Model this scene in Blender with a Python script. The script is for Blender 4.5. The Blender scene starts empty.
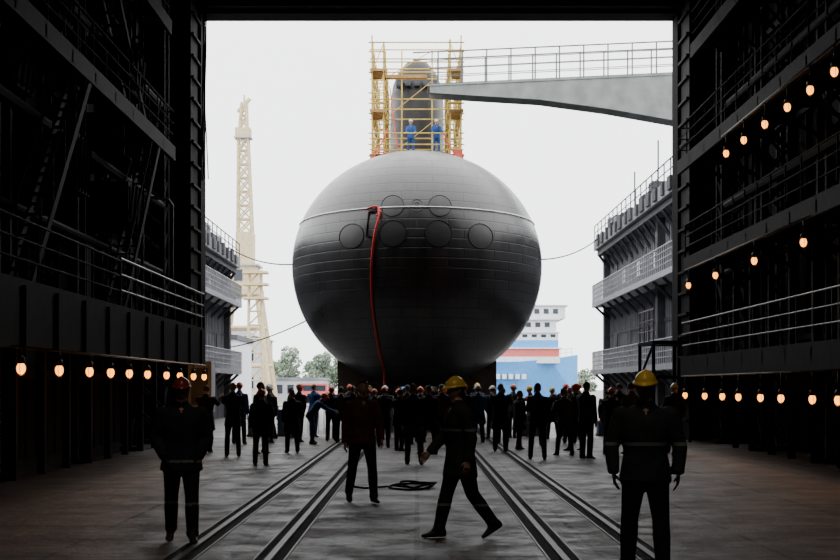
import bpy, math, random
import numpy as np
from mathutils import Vector, Matrix, Quaternion
from mathutils.kdtree import KDTree
random.seed(7)
scene = bpy.context.scene
V = Vector

# ------------------------------------------------------------ materials
def mat(name, c1, c2=None, rough=0.6, metal=0.0, nscale=3.0, bump=0.0, bscale=20.0, emis=None, estr=0.0, spec=0.5, contrast=(0.35,0.65)):
    m = bpy.data.materials.new(name); m.use_nodes = True
    nt = m.node_tree; b = nt.nodes['Principled BSDF']
    b.inputs['Roughness'].default_value = rough
    b.inputs['Metallic'].default_value = metal
    b.inputs['Specular IOR Level'].default_value = spec
    if c2 is None: c2 = tuple(x*0.7 for x in c1)
    tc = nt.nodes.new('ShaderNodeTexCoord')
    n = nt.nodes.new('ShaderNodeTexNoise'); n.inputs['Scale'].default_value = nscale; n.inputs['Detail'].default_value = 5
    r = nt.nodes.new('ShaderNodeValToRGB')
    r.color_ramp.elements[0].position = contrast[0]; r.color_ramp.elements[1].position = contrast[1]
    r.color_ramp.elements[0].color = (*c2,1); r.color_ramp.elements[1].color = (*c1,1)
    nt.links.new(tc.outputs['Object'], n.inputs['Vector'])
    nt.links.new(n.outputs['Fac'], r.inputs['Fac'])
    nt.links.new(r.outputs['Color'], b.inputs['Base Color'])
    if bump > 0:
        n2 = nt.nodes.new('ShaderNodeTexNoise'); n2.inputs['Scale'].default_value = bscale; n2.inputs['Detail'].default_value = 6
        nt.links.new(tc.outputs['Object'], n2.inputs['Vector'])
        bp = nt.nodes.new('ShaderNodeBump'); bp.inputs['Strength'].default_value = bump; bp.inputs['Distance'].default_value = 0.02
        nt.links.new(n2.outputs['Fac'], bp.inputs['Height']); nt.links.new(bp.outputs['Normal'], b.inputs['Normal'])
    if emis:
        b.inputs['Emission Color'].default_value = (*emis,1); b.inputs['Emission Strength'].default_value = estr
    return m

M = {}
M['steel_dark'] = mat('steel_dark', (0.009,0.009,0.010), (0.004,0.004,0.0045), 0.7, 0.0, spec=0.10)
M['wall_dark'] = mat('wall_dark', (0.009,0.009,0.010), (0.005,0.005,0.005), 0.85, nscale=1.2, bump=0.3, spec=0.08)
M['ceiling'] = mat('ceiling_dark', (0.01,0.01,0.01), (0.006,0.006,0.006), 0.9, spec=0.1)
M['pipe'] = mat('pipe_grey', (0.16,0.16,0.16), (0.09,0.09,0.09), 0.45, 0.0)
M['rail'] = mat('handrail_paint', (0.13,0.12,0.11), (0.07,0.07,0.065), 0.45, 0.0)
M['bridgerail'] = mat('bridge_rail_paint', (0.12,0.12,0.12), (0.08,0.08,0.08), 0.5, 0.0)
M['railsteel'] = mat('rail_steel', (0.05,0.045,0.04), (0.025,0.022,0.02), 0.5, 0.2, nscale=2)
M['groove'] = mat('groove_dark', (0.010,0.009,0.009), (0.006,0.006,0.006), 0.9, spec=0.1)
M['lamp'] = mat('lamp_glow', (1.0,0.4,0.08), (1.0,0.38,0.08), 0.4, emis=(1.0,0.34,0.035), estr=5.0)
M['brass'] = mat('lamp_body', (0.12,0.09,0.06), (0.05,0.04,0.03), 0.5, 0.5)
M['yellow'] = mat('scaffold_yellow', (0.66,0.47,0.11), (0.46,0.32,0.08), 0.6)
M['plank'] = mat('scaffold_plank', (0.42,0.24,0.09), (0.28,0.16,0.06), 0.8)
M['red'] = mat('red_hose', (0.75,0.03,0.02), (0.6,0.02,0.02), 0.45)
M['white'] = mat('white_paint', (0.75,0.76,0.78), (0.62,0.63,0.66), 0.6)
M['whiteline'] = mat('white_line', (0.95,0.95,0.95), (0.8,0.8,0.8), 0.6, nscale=2)
M['seam'] = mat('seam_dark', (0.012,0.012,0.013), (0.008,0.008,0.008), 0.7, spec=0.2)
M['doorplate'] = mat('tube_door_rubber', (0.050,0.050,0.053), (0.036,0.036,0.038), 0.4, nscale=2)
M['bridge'] = mat('bridge_grey', (0.25,0.27,0.26), (0.17,0.19,0.18), 0.6, nscale=1.5)
M['dock'] = mat('dock_grey', (0.27,0.27,0.31), (0.17,0.175,0.20), 0.7, nscale=1.0)
M['dock_dark'] = mat('dock_dark', (0.07,0.072,0.085), (0.04,0.042,0.05), 0.7)
M['dock_rail'] = mat('dock_rail', (0.50,0.51,0.56), (0.38,0.39,0.43), 0.6)
M['glass'] = mat('glass_dark', (0.03,0.04,0.06), (0.02,0.03,0.04), 0.15)
M['cream'] = mat('crane_cream', (0.66,0.55,0.35), (0.52,0.42,0.26), 0.7)
M['leaf'] = mat('leaf_haze_tint', (0.33,0.40,0.30), (0.22,0.28,0.20), 0.9, nscale=0.6)  # leaf and trunk colours paled to imitate distance haze
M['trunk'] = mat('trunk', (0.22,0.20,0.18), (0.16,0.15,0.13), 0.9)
M['shipblue'] = mat('ship_blue', (0.10,0.36,0.78), (0.09,0.30,0.68), 0.6)
M['shipred'] = mat('ship_red', (0.66,0.14,0.12), (0.58,0.12,0.10), 0.6)
M['bldg'] = mat('building_pale', (0.52,0.53,0.55), (0.42,0.43,0.45), 0.8, nscale=0.4)
M['tape'] = mat('warning_tape', (0.75,0.10,0.05), (0.5,0.06,0.03), 0.5)
M['timber'] = mat('timber', (0.14,0.10,0.07), (0.08,0.055,0.04), 0.85)
M['hullblack'] = mat('sail_rubber', (0.018,0.019,0.021), (0.011,0.011,0.012), 0.5, nscale=1.5, bump=0.15)
M['crate'] = mat('crate_blue', (0.08,0.14,0.22), (0.05,0.09,0.14), 0.7)

def hull_mat():
    m = bpy.data.materials.new('hull_rubber'); m.use_nodes = True
    nt = m.node_tree; b = nt.nodes['Principled BSDF']; L = nt.links
    tc = nt.nodes.new('ShaderNodeTexCoord')
    sep = nt.nodes.new('ShaderNodeSeparateXYZ'); L.new(tc.outputs['Object'], sep.inputs[0])
    comb = nt.nodes.new('ShaderNodeCombineXYZ'); L.new(sep.outputs[0], comb.inputs[0]); L.new(sep.outputs[2], comb.inputs[1])
    br = nt.nodes.new('ShaderNodeTexBrick'); L.new(comb.outputs[0], br.inputs['Vector'])
    br.inputs['Scale'].default_value = 1.0
    br.inputs['Brick Width'].default_value = 1.15; br.inputs['Row Height'].default_value = 0.36
    br.inputs['Mortar Size'].default_value = 0.024; br.inputs['Mortar Smooth'].default_value = 0.3
    br.inputs['Color1'].default_value = (0.046,0.046,0.048,1); br.inputs['Color2'].default_value = (0.033,0.033,0.035,1)
    br.inputs['Mortar'].default_value = (0.015,0.015,0.016,1)
    n = nt.nodes.new('ShaderNodeTexNoise'); n.inputs['Scale'].default_value = 1.1; n.inputs['Detail'].default_value = 10; n.inputs['Roughness'].default_value=0.65
    mp = nt.nodes.new('ShaderNodeMapping'); mp.inputs['Scale'].default_value = (1.8,1.0,0.4)
    L.new(tc.outputs['Object'], mp.inputs[0]); L.new(mp.outputs[0], n.inputs['Vector'])
    mr = nt.nodes.new('ShaderNodeMapRange'); mr.inputs[1].default_value=0.3; mr.inputs[2].default_value=0.7; mr.inputs[3].default_value=0.45; mr.inputs[4].default_value=1.5
    L.new(n.outputs['Fac'], mr.inputs[0])
    mx = nt.nodes.new('ShaderNodeMix'); mx.data_type='RGBA'; mx.blend_type='MULTIPLY'; mx.inputs[0].default_value=1
    L.new(br.outputs['Color'], mx.inputs[6]); L.new(mr.outputs[0], mx.inputs[7])
    L.new(mx.outputs[2], b.inputs['Base Color'])
    mr2 = nt.nodes.new('ShaderNodeMapRange'); mr2.inputs[1].default_value=0.3; mr2.inputs[2].default_value=0.7; mr2.inputs[3].default_value=0.26; mr2.inputs[4].default_value=0.42
    L.new(n.outputs['Fac'], mr2.inputs[0]); L.new(mr2.outputs[0], b.inputs['Roughness'])
    bp = nt.nodes.new('ShaderNodeBump'); bp.inputs['Strength'].default_value=0.5; bp.inputs['Distance'].default_value=0.014; bp.invert=True
    L.new(br.outputs['Fac'], bp.inputs['Height']); L.new(bp.outputs[0], b.inputs['Normal'])
    b.inputs['Specular IOR Level'].default_value = 0.6
    return m
M['hull'] = hull_mat()

def floor_mat(name, c1, c2, r1, r2, spec=0.5):
    m = bpy.data.materials.new(name); m.use_nodes = True
    nt = m.node_tree; b = nt.nodes['Principled BSDF']; L = nt.links
    b.inputs['Specular IOR Level'].default_value = spec
    tc = nt.nodes.new('ShaderNodeTexCoord')
    br = nt.nodes.new('ShaderNodeTexBrick'); L.new(tc.outputs['Object'], br.inputs['Vector'])
    br.inputs['Scale'].default_value = 1.0; br.offset = 0.0
    br.inputs['Brick Width'].default_value = 1.9; br.inputs['Row Height'].default_value = 1.6
    br.inputs['Mortar Size'].default_value = 0.035
    br.inputs['Color1'].default_value=(1,1,1,1); br.inputs['Color2'].default_value=(0.55,0.55,0.55,1); br.inputs['Mortar'].default_value=(0.15,0.15,0.15,1)
    n = nt.nodes.new('ShaderNodeTexNoise'); n.inputs['Scale'].default_value=1.1; n.inputs['Detail'].default_value=10; n.inputs['Roughness'].default_value=0.75
    L.new(tc.outputs['Object'], n.inputs['Vector'])
    r = nt.nodes.new('ShaderNodeValToRGB'); r.color_ramp.elements[0].position=0.42; r.color_ramp.elements[1].position=0.60
    r.color_ramp.elements[0].color=(*c2,1); r.color_ramp.elements[1].color=(*c1,1)
    L.new(n.outputs['Fac'], r.inputs['Fac'])
    mx = nt.nodes.new('ShaderNodeMix'); mx.data_type='RGBA'; mx.blend_type='MULTIPLY'; mx.inputs[0].default_value=1
    L.new(r.outputs[0], mx.inputs[6]); L.new(br.outputs['Color'], mx.inputs[7])
    L.new(mx.outputs[2], b.inputs['Base Color'])
    mr = nt.nodes.new('ShaderNodeMapRange'); mr.inputs[1].default_value=0.42; mr.inputs[2].default_value=0.60; mr.inputs[3].default_value=r1; mr.inputs[4].default_value=r2
    L.new(n.outputs['Fac'], mr.inputs[0]); L.new(mr.outputs[0], b.inputs['Roughness'])
    n2 = nt.nodes.new('ShaderNodeTexNoise'); n2.inputs['Scale'].default_value=5; n2.inputs['Detail'].default_value=10; n2.inputs['Roughness'].default_value=0.7
    L.new(tc.outputs['Object'], n2.inputs['Vector'])
    bp = nt.nodes.new('ShaderNodeBump'); bp.inputs['Strength'].default_value=0.9; bp.inputs['Distance'].default_value=0.035
    L.new(n2.outputs['Fac'], bp.inputs['Height']); L.new(bp.outputs[0], b.inputs['Normal'])
    return m
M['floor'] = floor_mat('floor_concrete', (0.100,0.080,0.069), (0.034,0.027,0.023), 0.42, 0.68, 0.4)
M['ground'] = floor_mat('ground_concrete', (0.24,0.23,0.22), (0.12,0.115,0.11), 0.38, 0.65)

# ------------------------------------------------------------ mesh builder
class MB:
    def __init__(s): s.v=[]; s.f=[]; s.m=[]; s.mats=[]
    def mi(s,k):
        mm = M[k] if isinstance(k,str) else k
        if mm not in s.mats: s.mats.append(mm)
        return s.mats.index(mm)
    def add(s, vs, fs, k):
        o=len(s.v); s.v.extend([tuple(v) for v in vs]); i=s.mi(k)
        for f in fs: s.f.append(tuple(o+a for a in f)); s.m.append(i)
    def box(s,x0,x1,y0,y1,z0,z1,k):
        vs=[(x0,y0,z0),(x1,y0,z0),(x1,y1,z0),(x0,y1,z0),(x0,y0,z1),(x1,y0,z1),(x1,y1,z1),(x0,y1,z1)]
        s.add(vs,[(0,3,2,1),(4,5,6,7),(0,1,5,4),(1,2,6,5),(2,3,7,6),(3,0,4,7)],k)
    def loft(s,rings,k,cap=True):
        n=len(rings[0]); vs=[p for r in rings for p in r]; fs=[]
        for i in range(len(rings)-1):
            for j in range(n):
                a=i*n+j; b=i*n+(j+1)%n
                fs.append((a,b,b+n,a+n))
        if cap:
            fs.append(tuple(reversed(range(n)))); fs.append(tuple((len(rings)-1)*n+j for j in range(n)))
        s.add(vs,fs,k)
    def tube(s,pts,r,k,n=6):
        pts=[V(p) for p in pts]
        rr = r if isinstance(r,(list,tuple)) else [r]*len(pts)
        rings=[]; prev=None
        for i,p in enumerate(pts):
            if i==0: d=pts[1]-pts[0]
            elif i==len(pts)-1: d=pts[-1]-pts[-2]
            else: d=(pts[i+1]-p).normalized()+(p-pts[i-1]).normalized()
            if d.length<1e-6: d=V((0,0,1))
            d.normalize()
            if prev is None:
                up=V((0,0,1)) if abs(d.z)<0.9 else V((1,0,0))
                a=d.cross(up).normalized()
            else:
                a=(prev-d*prev.dot(d)).normalized()
            prev=a; b=d.cross(a)
            rings.append([p+(a*math.cos(t)+b*math.sin(t))*rr[i] for t in [2*math.pi*j/n for j in range(n)]])
        s.loft(rings,k)
    def bar(s,p,q,w,k): s.tube([p,q],w*0.7071,k,4)
    def sphere(s,c,r,k,seg=12,rg=8,mtx=None,zmin=None):
        if not isinstance(r,(tuple,list)): r=(r,r,r)
        vs=[];fs=[]
        for i in range(rg+1):
            th=math.pi*i/rg
            for j in range(seg):
                ph=2*math.pi*j/seg
                p=V((r[0]*math.sin(th)*math.cos(ph),r[1]*math.sin(th)*math.sin(ph),r[2]*math.cos(th)))
                if mtx: p=mtx@p
                vs.append(p+V(c))
        for i in range(rg):
            for j in range(seg):
                a=i*seg+j;b=i*seg+(j+1)%seg
                if i==0: fs.append((a,a+seg,b+seg))
                elif i==rg-1: fs.append((a,a+seg,b))
                else: fs.append((a,a+seg,b+seg,b))
        s.add(vs,fs,k)
    def prism(s,poly,axis,a,b,k):
        def mk(p,t):
            return (p[0],t,p[1]) if axis=='y' else (t,p[0],p[1])
        s.loft([[mk(p,a) for p in poly],[mk(p,b) for p in poly]],k)
    def obj(s,name,smooth=False):
        me=bpy.data.meshes.new(name); me.from_pydata(s.v,[],s.f)
        for mm in s.mats: me.materials.append(mm)
        me.polygons.foreach_set('material_index',s.m)
        if smooth: me.polygons.foreach_set('use_smooth',[True]*len(me.polygons))
        me.update()
        o=bpy.data.objects.new(name,me); scene.collection.objects.link(o)
        return o

def fixn(o):
    import bmesh
    bm=bmesh.new(); bm.from_mesh(o.data); bmesh.ops.recalc_face_normals(bm,faces=bm.faces); bm.to_mesh(o.data); bm.free()

# ------------------------------------------------------------ hall shell
YD=47.0; YE=48.0   # hall gate plane, outer face
XL,XR=-7.25,8.75   # gate jambs
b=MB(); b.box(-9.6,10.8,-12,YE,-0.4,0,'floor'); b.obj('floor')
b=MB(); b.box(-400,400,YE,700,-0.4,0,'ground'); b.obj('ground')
def ribbed_wall(name,x0,x1,y0,y1,z1,side):
    b=MB(); b.box(x0,x1,y0,y1,0,z1,'wall_dark')
    xf = x1 if side<0 else x0
    y=y0+1
    while y<y1-1:
        if side<0: b.box(xf,xf+0.12,y,y+0.12,0,z1,'steel_dark')
        else: b.box(xf-0.12,xf,y,y+0.12,0,z1,'steel_dark')
        y+=1.5
    for z in (3,6,9,12,15):
        if side<0: b.box(xf,xf+0.18,y0,y1,z,z+0.15,'steel_dark')
        else: b.box(xf-0.18,xf,y0,y1,z,z+0.15,'steel_dark')
    b.obj(name)
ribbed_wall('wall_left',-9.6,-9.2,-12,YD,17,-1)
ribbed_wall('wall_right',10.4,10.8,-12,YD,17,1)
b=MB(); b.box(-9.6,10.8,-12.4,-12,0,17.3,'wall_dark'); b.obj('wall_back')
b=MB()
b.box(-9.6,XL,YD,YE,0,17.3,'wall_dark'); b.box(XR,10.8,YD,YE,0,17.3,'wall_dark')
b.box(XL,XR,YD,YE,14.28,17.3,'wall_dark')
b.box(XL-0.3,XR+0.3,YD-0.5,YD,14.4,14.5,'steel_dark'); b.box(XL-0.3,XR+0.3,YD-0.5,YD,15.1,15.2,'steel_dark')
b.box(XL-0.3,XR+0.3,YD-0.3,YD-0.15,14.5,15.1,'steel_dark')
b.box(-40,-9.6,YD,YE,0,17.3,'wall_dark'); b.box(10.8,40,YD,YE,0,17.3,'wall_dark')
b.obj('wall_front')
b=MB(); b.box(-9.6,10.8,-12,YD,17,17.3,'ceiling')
for y in range(-9,46,6):
    b.box(-9.2,10.4,y,y+0.3,16.2,17,'steel_dark')
b.obj('ceiling')

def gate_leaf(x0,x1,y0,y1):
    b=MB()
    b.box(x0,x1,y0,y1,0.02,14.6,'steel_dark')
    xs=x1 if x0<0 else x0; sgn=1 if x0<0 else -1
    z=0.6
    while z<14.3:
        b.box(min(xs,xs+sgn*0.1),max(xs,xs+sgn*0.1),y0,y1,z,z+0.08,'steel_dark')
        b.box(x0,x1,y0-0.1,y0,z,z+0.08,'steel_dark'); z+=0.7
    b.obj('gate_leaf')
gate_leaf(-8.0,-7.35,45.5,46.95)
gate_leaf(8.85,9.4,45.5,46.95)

def lattice_column(x0,x1,y,h):
    b=MB(); w=0.7
    for X in (x0,x1):
        for Y in (y,y+w): b.box(X-0.06,X+0.06,Y-0.06,Y+0.06,0,h,'steel_dark')
    z=0.2
    while z<h-0.9:
        for Y in (y,y+w):
            b.bar((x0,Y,z),(x1,Y,z+0.8),0.06,'steel_dark'); b.bar((x1,Y,z),(x0,Y,z+0.8),0.06,'steel_dark')
        for X in (x0,x1):
            b.bar((X,y,z),(X,y+w,z+0.8),0.06,'steel_dark')
        z+=0.8
    b.box(x0-0.2,x1+0.2,y-0.2,y+w+0.2,0,0.12,'steel_dark')
    b.box(x0-0.2,x1+0.2,y-0.2,y+w+0.2,h-0.2,h,'steel_dark')
    b.obj('lattice_column')
for y in (8,14,20,26,32,38,43):
    lattice_column(-8.6,-7.8,y,16.2)
    lattice_column(9.4,10.1,y,16.2)

def railing(b,pts,h,k,step=1.0,rails=3,r=0.022):
    pts=[V(p) for p in pts]
    for p,q in zip(pts[:-1],pts[1:]):
        for i in range(rails):
            dz=V((0,0,h*(i+1)/rails)); b.tube([p+dz,q+dz],r if i==rails-1 else r*0.8,k,6)
        n=max(1,int(round((q-p).length/step)))
        for i in range(n+1):
            c=p.lerp(q,i/n); b.tube([c,c+V((0,0,h))],r,k,6)

def gallery(x_in,x_out,y0,y1,z,fascia,rk='rail',posts=True,lit0=None):
    b=MB(); a,c=min(x_in,x_out),max(x_in,x_out)
    b.box(a,c,y0,y1,z-0.1,z,'steel_dark')
    s=1 if x_in>x_out else -1
    b.box(min(x_in,x_in-s*0.1),max(x_in,x_in-s*0.1),y0,y1,z-fascia,z-0.1,'steel_dark')
    y=y0
    while y<=y1-0.1:
        b.box(a,c,y,y+0.12,z-0.35,z-0.1,'steel_dark')
        if fascia>0.9:
            b.box(min(x_in,x_in+s*0.06),max(x_in,x_in+s*0.06),y,y+0.1,z-fascia,z-0.1,'steel_dark')
        if posts: b.box(min(x_out,x_out+s*0.15),max(x_out,x_out+s*0.15),y,y+0.15,0,z-0.1,'steel_dark')
        b.bar((x_out,y+0.06,z-1.0),(x_in-s*0.1,y+0.06,z-0.3),0.08,'steel_dark')
        y+=2.0
    if lit0 is None:
        railing(b,[(x_in-s*0.05,y0,z),(x_in-s*0.05,y1,z),(x_out,y1,z)],1.0,rk,1.25,3,0.02)
    else:
        railing(b,[(x_in-s*0.05,y0,z),(x_in-s*0.05,lit0,z)],0.95,'steel_dark',1.25,3,0.022)  # near rails coloured dark to imitate the unlit stretch
        railing(b,[(x_in-s*0.05,lit0,z),(x_in-s*0.05,y1,z),(x_out,y1,z)],1.0,rk,1.6,3,0.032)  # paler, thicker rails imitate the stretch that daylight catches
    return b.obj('gallery_walkway')
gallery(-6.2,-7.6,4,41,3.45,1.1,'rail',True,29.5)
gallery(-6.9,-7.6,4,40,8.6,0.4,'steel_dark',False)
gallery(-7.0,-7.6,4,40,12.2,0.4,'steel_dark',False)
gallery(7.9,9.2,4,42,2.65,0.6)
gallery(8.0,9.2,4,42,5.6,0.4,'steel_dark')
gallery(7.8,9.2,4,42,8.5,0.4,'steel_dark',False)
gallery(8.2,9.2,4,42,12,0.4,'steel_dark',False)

b=MB()
for y in (15.2,21.2,27.2,33.2):
    b.box(-9.0,-7.9,y,y+4.0,0.0,2.1,'steel_dark')
    for j in range(5): b.box(-7.9,-7.86,y+0.2+j*0.76,y+0.8+j*0.76,0.3,1.9,'wall_dark')
b.obj('equipment_cabinet_row')
b=MB(); rr=random.Random(11)
for y in (22.5,26.0,28.8,34.0,36.2):
    for z in (5.8,7.4,9.4,10.8,12.9):
        if rr.random()<0.8:
            w=rr.uniform(0.9,1.7); h=rr.uniform(0.7,1.2); x=-7.5+rr.uniform(0,0.5)
            b.box(-9.1,x,y,y+w,z,z+h,'steel_dark'); b.box(x,x+0.03,y+0.1,y+w-0.1,z+0.1,z+h-0.1,'wall_dark')
            for t in range(4): b.bar((x+0.04,y+w*t/4,z),(x+0.04,y+w*(t+1)/4,z+h),0.04,'steel_dark')
b.obj('switchgear_box_stack')
def stair(x0,x1,y0,z0,y1,z1):
    b=MB(); n=int((z1-z0)/0.22)
    for X in (x0,x1): b.prism([(y0,z0),(y0+0.25,z0),(y1+0.25,z1),(y1,z1)],'x',X-0.02,X+0.02,'steel_dark')
    for i in range(n):
        t=i/n; y=y0+(y1-y0)*t; z=z0+(z1-z0)*t
        b.box(x0,x1,min(y,y+0.25),max(y,y+0.25),z,z+0.03,'steel_dark')
    for X in (x0,x1):
        b.tube([(X,y0,z0+0.9),(X,y1,z1+0.9)],0.025,'steel_dark')
        for i in range(0,n,4):
            t=i/n; y=y0+(y1-y0)*t; z=z0+(z1-z0)*t; b.tube([(X,y,z),(X,y,z+0.9)],0.02,'steel_dark')
    return b.obj('stair_flight')
stair(-7.4,-6.95,25,3.45,30,8.6); stair(-7.4,-7.0,36,8.6,31,12.2)
stair(-7.4,-6.95,33,3.45,38,8.6)

for xx in (-7.7,9.3):
    b=MB()
    for z,r in ((5.2,0.09),(7.2,0.12),(10.2,0.1),(13.2,0.1)):
        b.tube([(xx,5,z),(xx,42,z)],r,'steel_dark',8)
    b.obj('pipe_run')
b=MB()
b.tube([(-6.75,38.6,3.45),(-6.75,38.6,6.75),(-6.85,38.5,6.9),(-7.3,38.1,6.9),(-7.45,38,6.8),(-7.45,38,3.5)],0.05,'pipe',8)
b.obj('vent_pipe')
b=MB()
for i in range(5):
    pts=[]; x=-7.15+0.05*i
    for k in range(9):
        t=k/8; pts.append((x+0.1*math.sin(3*t+i),46.6-0.1*i,14.6-6*t))
    b.tube(pts,0.02,'steel_dark',5)
b.obj('cable_bundle')

def lamp_row(name,pts,stem,watt=3.5):
    b=MB()
    for p in pts:
        x,y,z=p
        b.sphere((x,y,z),(0.072,0.072,0.094),'lamp',10,8)
        b.tube([(x,y,z+0.075),(x,y,z+0.16),(x,y,z+0.2)],[0.066,0.06,0.025],'brass',10)
        b.tube([(x,y,z+0.2),(x,y,z+stem)],0.015,'brass',5)
        for a in range(4):
            ca,sa=math.cos(a*math.pi/2),math.sin(a*math.pi/2)
            b.tube([(x+0.072*ca,y+0.072*sa,z+0.08),(x+0.086*ca,y+0.086*sa,z),(x+0.05*ca,y+0.05*sa,z-0.09),(x,y,z-0.108)],0.005,'brass',4)
    ys=[p[1] for p in pts]
    b.tube([(pts[0][0],min(ys)-0.5,pts[0][2]+stem),(pts[0][0],max(ys)+0.5,pts[0][2]+stem)],0.02,'brass',5)
    o=b.obj(name,True)
    for i,p in enumerate(pts):
        l=bpy.data.lights.new('bulb_light','POINT'); l.energy=watt; l.color=(1.0,0.45,0.14); l.shadow_soft_size=0.06
        lo=bpy.data.objects.new('bulb_%d'%(i+1),l); scene.collection.objects.link(lo); lo.parent=o; lo.location=(p[0],p[1],p[2]-0.19)
    return o
lamp_row('hanging_lamp_row',[(-6.08,y,2.03) for y in (21.5,23.8,26.0,27.8,29.6,31.6,34.0,35.9,38.1,40.0)],0.33)
lamp_row('hanging_lamp_row',[(7.85,y,1.5) for y in (26.1,27.8,30.2,32.0,34.2,36.0,38.2,41.0)],0.56)
lamp_row('hanging_lamp_row',[(7.95,y,4.72) for y in (28.8,33.0,37.3,41.0)],0.49)
lamp_row('hanging_lamp_row',[(7.75,y,7.6) for y in (26.0,27.6,29.3,31.2,33.2,35.1)],0.51)
def fill_spot(x,y,w):  # unseen fill spots in invented pendants, added to light floor and helmets
    b=MB()
    b.tube([(x,y,16.19),(x,y,15.3)],0.03,'steel_dark',6)
    n=16
    prof_=[(0.08,15.35),(0.12,15.2),(0.3,15.0),(0.36,14.85),(0.34,14.85),(0.1,15.05)]
    b.loft([[V((x+r*math.cos(2*math.pi*j/n),y+r*math.sin(2*math.pi*j/n),z)) for j in range(n)] for r,z in prof_],'brass')
    o=b.obj('added_fill_lamp',True)
    l=bpy.data.lights.new('fill_spot','SPOT'); l.energy=w; l.color=(1.0,0.86,0.72); l.spot_size=math.radians(125); l.spot_blend=0.8; l.shadow_soft_size=0.2
    lo=bpy.data.objects.new('spot',l); scene.collection.objects.link(lo); lo.parent=o; lo.location=(x,y,14.8)
for (x,y) in ((-2,3),(3,3),(0.5,9)): fill_spot(x,y+0.15,520)

# ------------------------------------------------------------ rail tracks
b=MB()
for xc in (-1.95,1.95):
    for dx in (-0.46,0.46):
        x=xc+dx
        b.box(x-0.14,x+0.14,-11,125,0.0,0.005,'groove')
        b.box(x-0.035,x+0.035,-11,125,0.005,0.03,'railsteel')
        b.box(x-0.165,x-0.145,-11,125,0.0,0.012,'railsteel'); b.box(x+0.145,x+0.165,-11,125,0.0,0.012,'railsteel')
b.obj('rail_track')
b=MB()
for k in range(3):
    pts=[]
    for j in range(33):
        a=2*math.pi*j/32; pts.append((-0.12+0.07*k+(0.36-0.04*k)*math.cos(a)+0.03*math.sin(3*a+k),24.3+(0.75-0.1*k)*math.sin(a),0.02+0.035*k*abs(math.sin(a+k))))
    b.tube(pts,0.018,'groove',6)
b.tube([(-0.5,24.3,0.02),(-0.9,23.9,0.02),(-1.2,24.4,0.02),(-1.25,25.6,0.02)],0.018,'groove',6)
b.obj('cable_coil')

# ------------------------------------------------------------ submarine
YC=58.0; RX=5.14; ZC=6.68; RT=4.72; RB=4.97; NL=7.0
def prof(y):
    if y<YC: 
        t=(YC-y)/NL; return math.sqrt(max(0,1-t*t))
    if y<98: return 1.0
    t=(y-98)/26.0; return max(0.02,1-t**1.8*0.97)
def hull_y(x,z):
    dz=(z-ZC)/(RT if z>ZC else RB); q=1-(x/RX)**2-dz*dz
    return YC-NL*math.sqrt(max(q,0))
b=MB(); rings=[]; N=96
ys=[YC-NL*math.cos(a) for a in np.linspace(0.02,math.pi/2,40)]+[60,64,70,76,82,88,94,98]+list(np.linspace(99,124,14))
for y in ys:
    p=prof(y); rings.append([V((RX*p*math.cos(t),y,ZC+(RT if math.sin(t)>0 else RB)*p*math.sin(t))) for t in [2*math.pi*j/N for j in range(N)]])
b.loft(rings,'hull')
rg=[]
for y,w,h in ((57.3,0.7,4.70),(57.8,1.1,4.80),(60,1.35,4.82),(98,1.35,4.82)):
    rg.append([V((-w-0.3,y,ZC+h-0.5)),V((-w,y,ZC+h)),V((w,y,ZC+h)),V((w+0.3,y,ZC+h-0.5))])
b.loft(rg,'hullblack')
rg=[]
for z,sx,yo in ((11.0,1.46,0),(12.5,1.46,0.05),(15.8,1.44,0.1),(16.8,1.42,0.2),(17.5,1.32,0.35),(18.0,1.12,0.6),(18.35,0.8,0.9),(18.52,0.3,1.4)):
    ring=[]
    for j in range(36):
        t=2*math.pi*j/36; c,s_=math.cos(t),math.sin(t)
        yy=75.7+(5.2-yo)*(-math.copysign(abs(c)**0.8,c)); xx=sx*math.copysign(abs(s_)**0.55,s_)
        ring.append(V((xx,yy,z)))
    rg.append(ring)
b.loft(rg,'hullblack')
for x in (-0.9,-0.45,0,0.45,0.9): b.box(x-0.14,x+0.14,70.50,71.2,16.9,17.2,'glass')
zl=8.36; xe=RX*math.sqrt(1-((zl-ZC)/RT)**2)
pts=[]
for a in np.linspace(-math.pi/2,math.pi/2,70):
    x=xe*math.sin(a); pts.append((x*1.002,hull_y(x,zl)-0.01,zl))
pts=[(-xe-0.01,97,zl)]+pts+[(xe+0.01,97,zl)]
b.tube(pts,0.036,'whiteline',5)
for (cx,cz,r,w) in ((-2.43,7.33,0.47,0.017),(-0.88,7.35,0.49,0.017),(0.79,7.35,0.49,0.017),(2.36,7.33,0.47,0.017),(-0.9,8.42,0.42,0.013),(0.85,8.42,0.42,0.013)):
    vs=[V((cx,hull_y(cx,cz)-0.008,cz))]; fs=[]; n=40; R_=6
    for q in range(1,R_+1):
        for j in range(n):
            a=2*math.pi*j/n; x=cx+r*0.95*q/R_*math.cos(a); z=cz+r*0.95*q/R_*math.sin(a); vs.append(V((x,hull_y(x,z)-0.008,z)))
    for j in range(n): fs.append((0,1+(j+1)%n,1+j))
    for q in range(R_-1):
        for j in range(n):
            a=1+q*n+j; c=1+q*n+(j+1)%n; fs.append((a,c,c+n,a+n))
    b.add(vs,fs,'doorplate')
    pts=[]
    for j in range(41):
        a=2*math.pi*j/40; x=cx+r*math.cos(a); z=cz+r*math.sin(a); pts.append((x,hull_y(x,z)-0.002,z))
    b.tube(pts,w,'seam',5)
for rr in (0.22,0.11):
    pts=[]
    for j in range(25):
        a=2*math.pi*j/24; x=rr*math.cos(a); z=8.42+rr*math.sin(a)*1.1; pts.append((x,hull_y(x,z)-0.006,z))
    b.tube(pts,0.014,'pipe',5)
sub=b.obj('submarine',True)
fixn(sub)
md=sub.modifiers.new('es','EDGE_SPLIT'); md.split_angle=math.radians(50)

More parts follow.
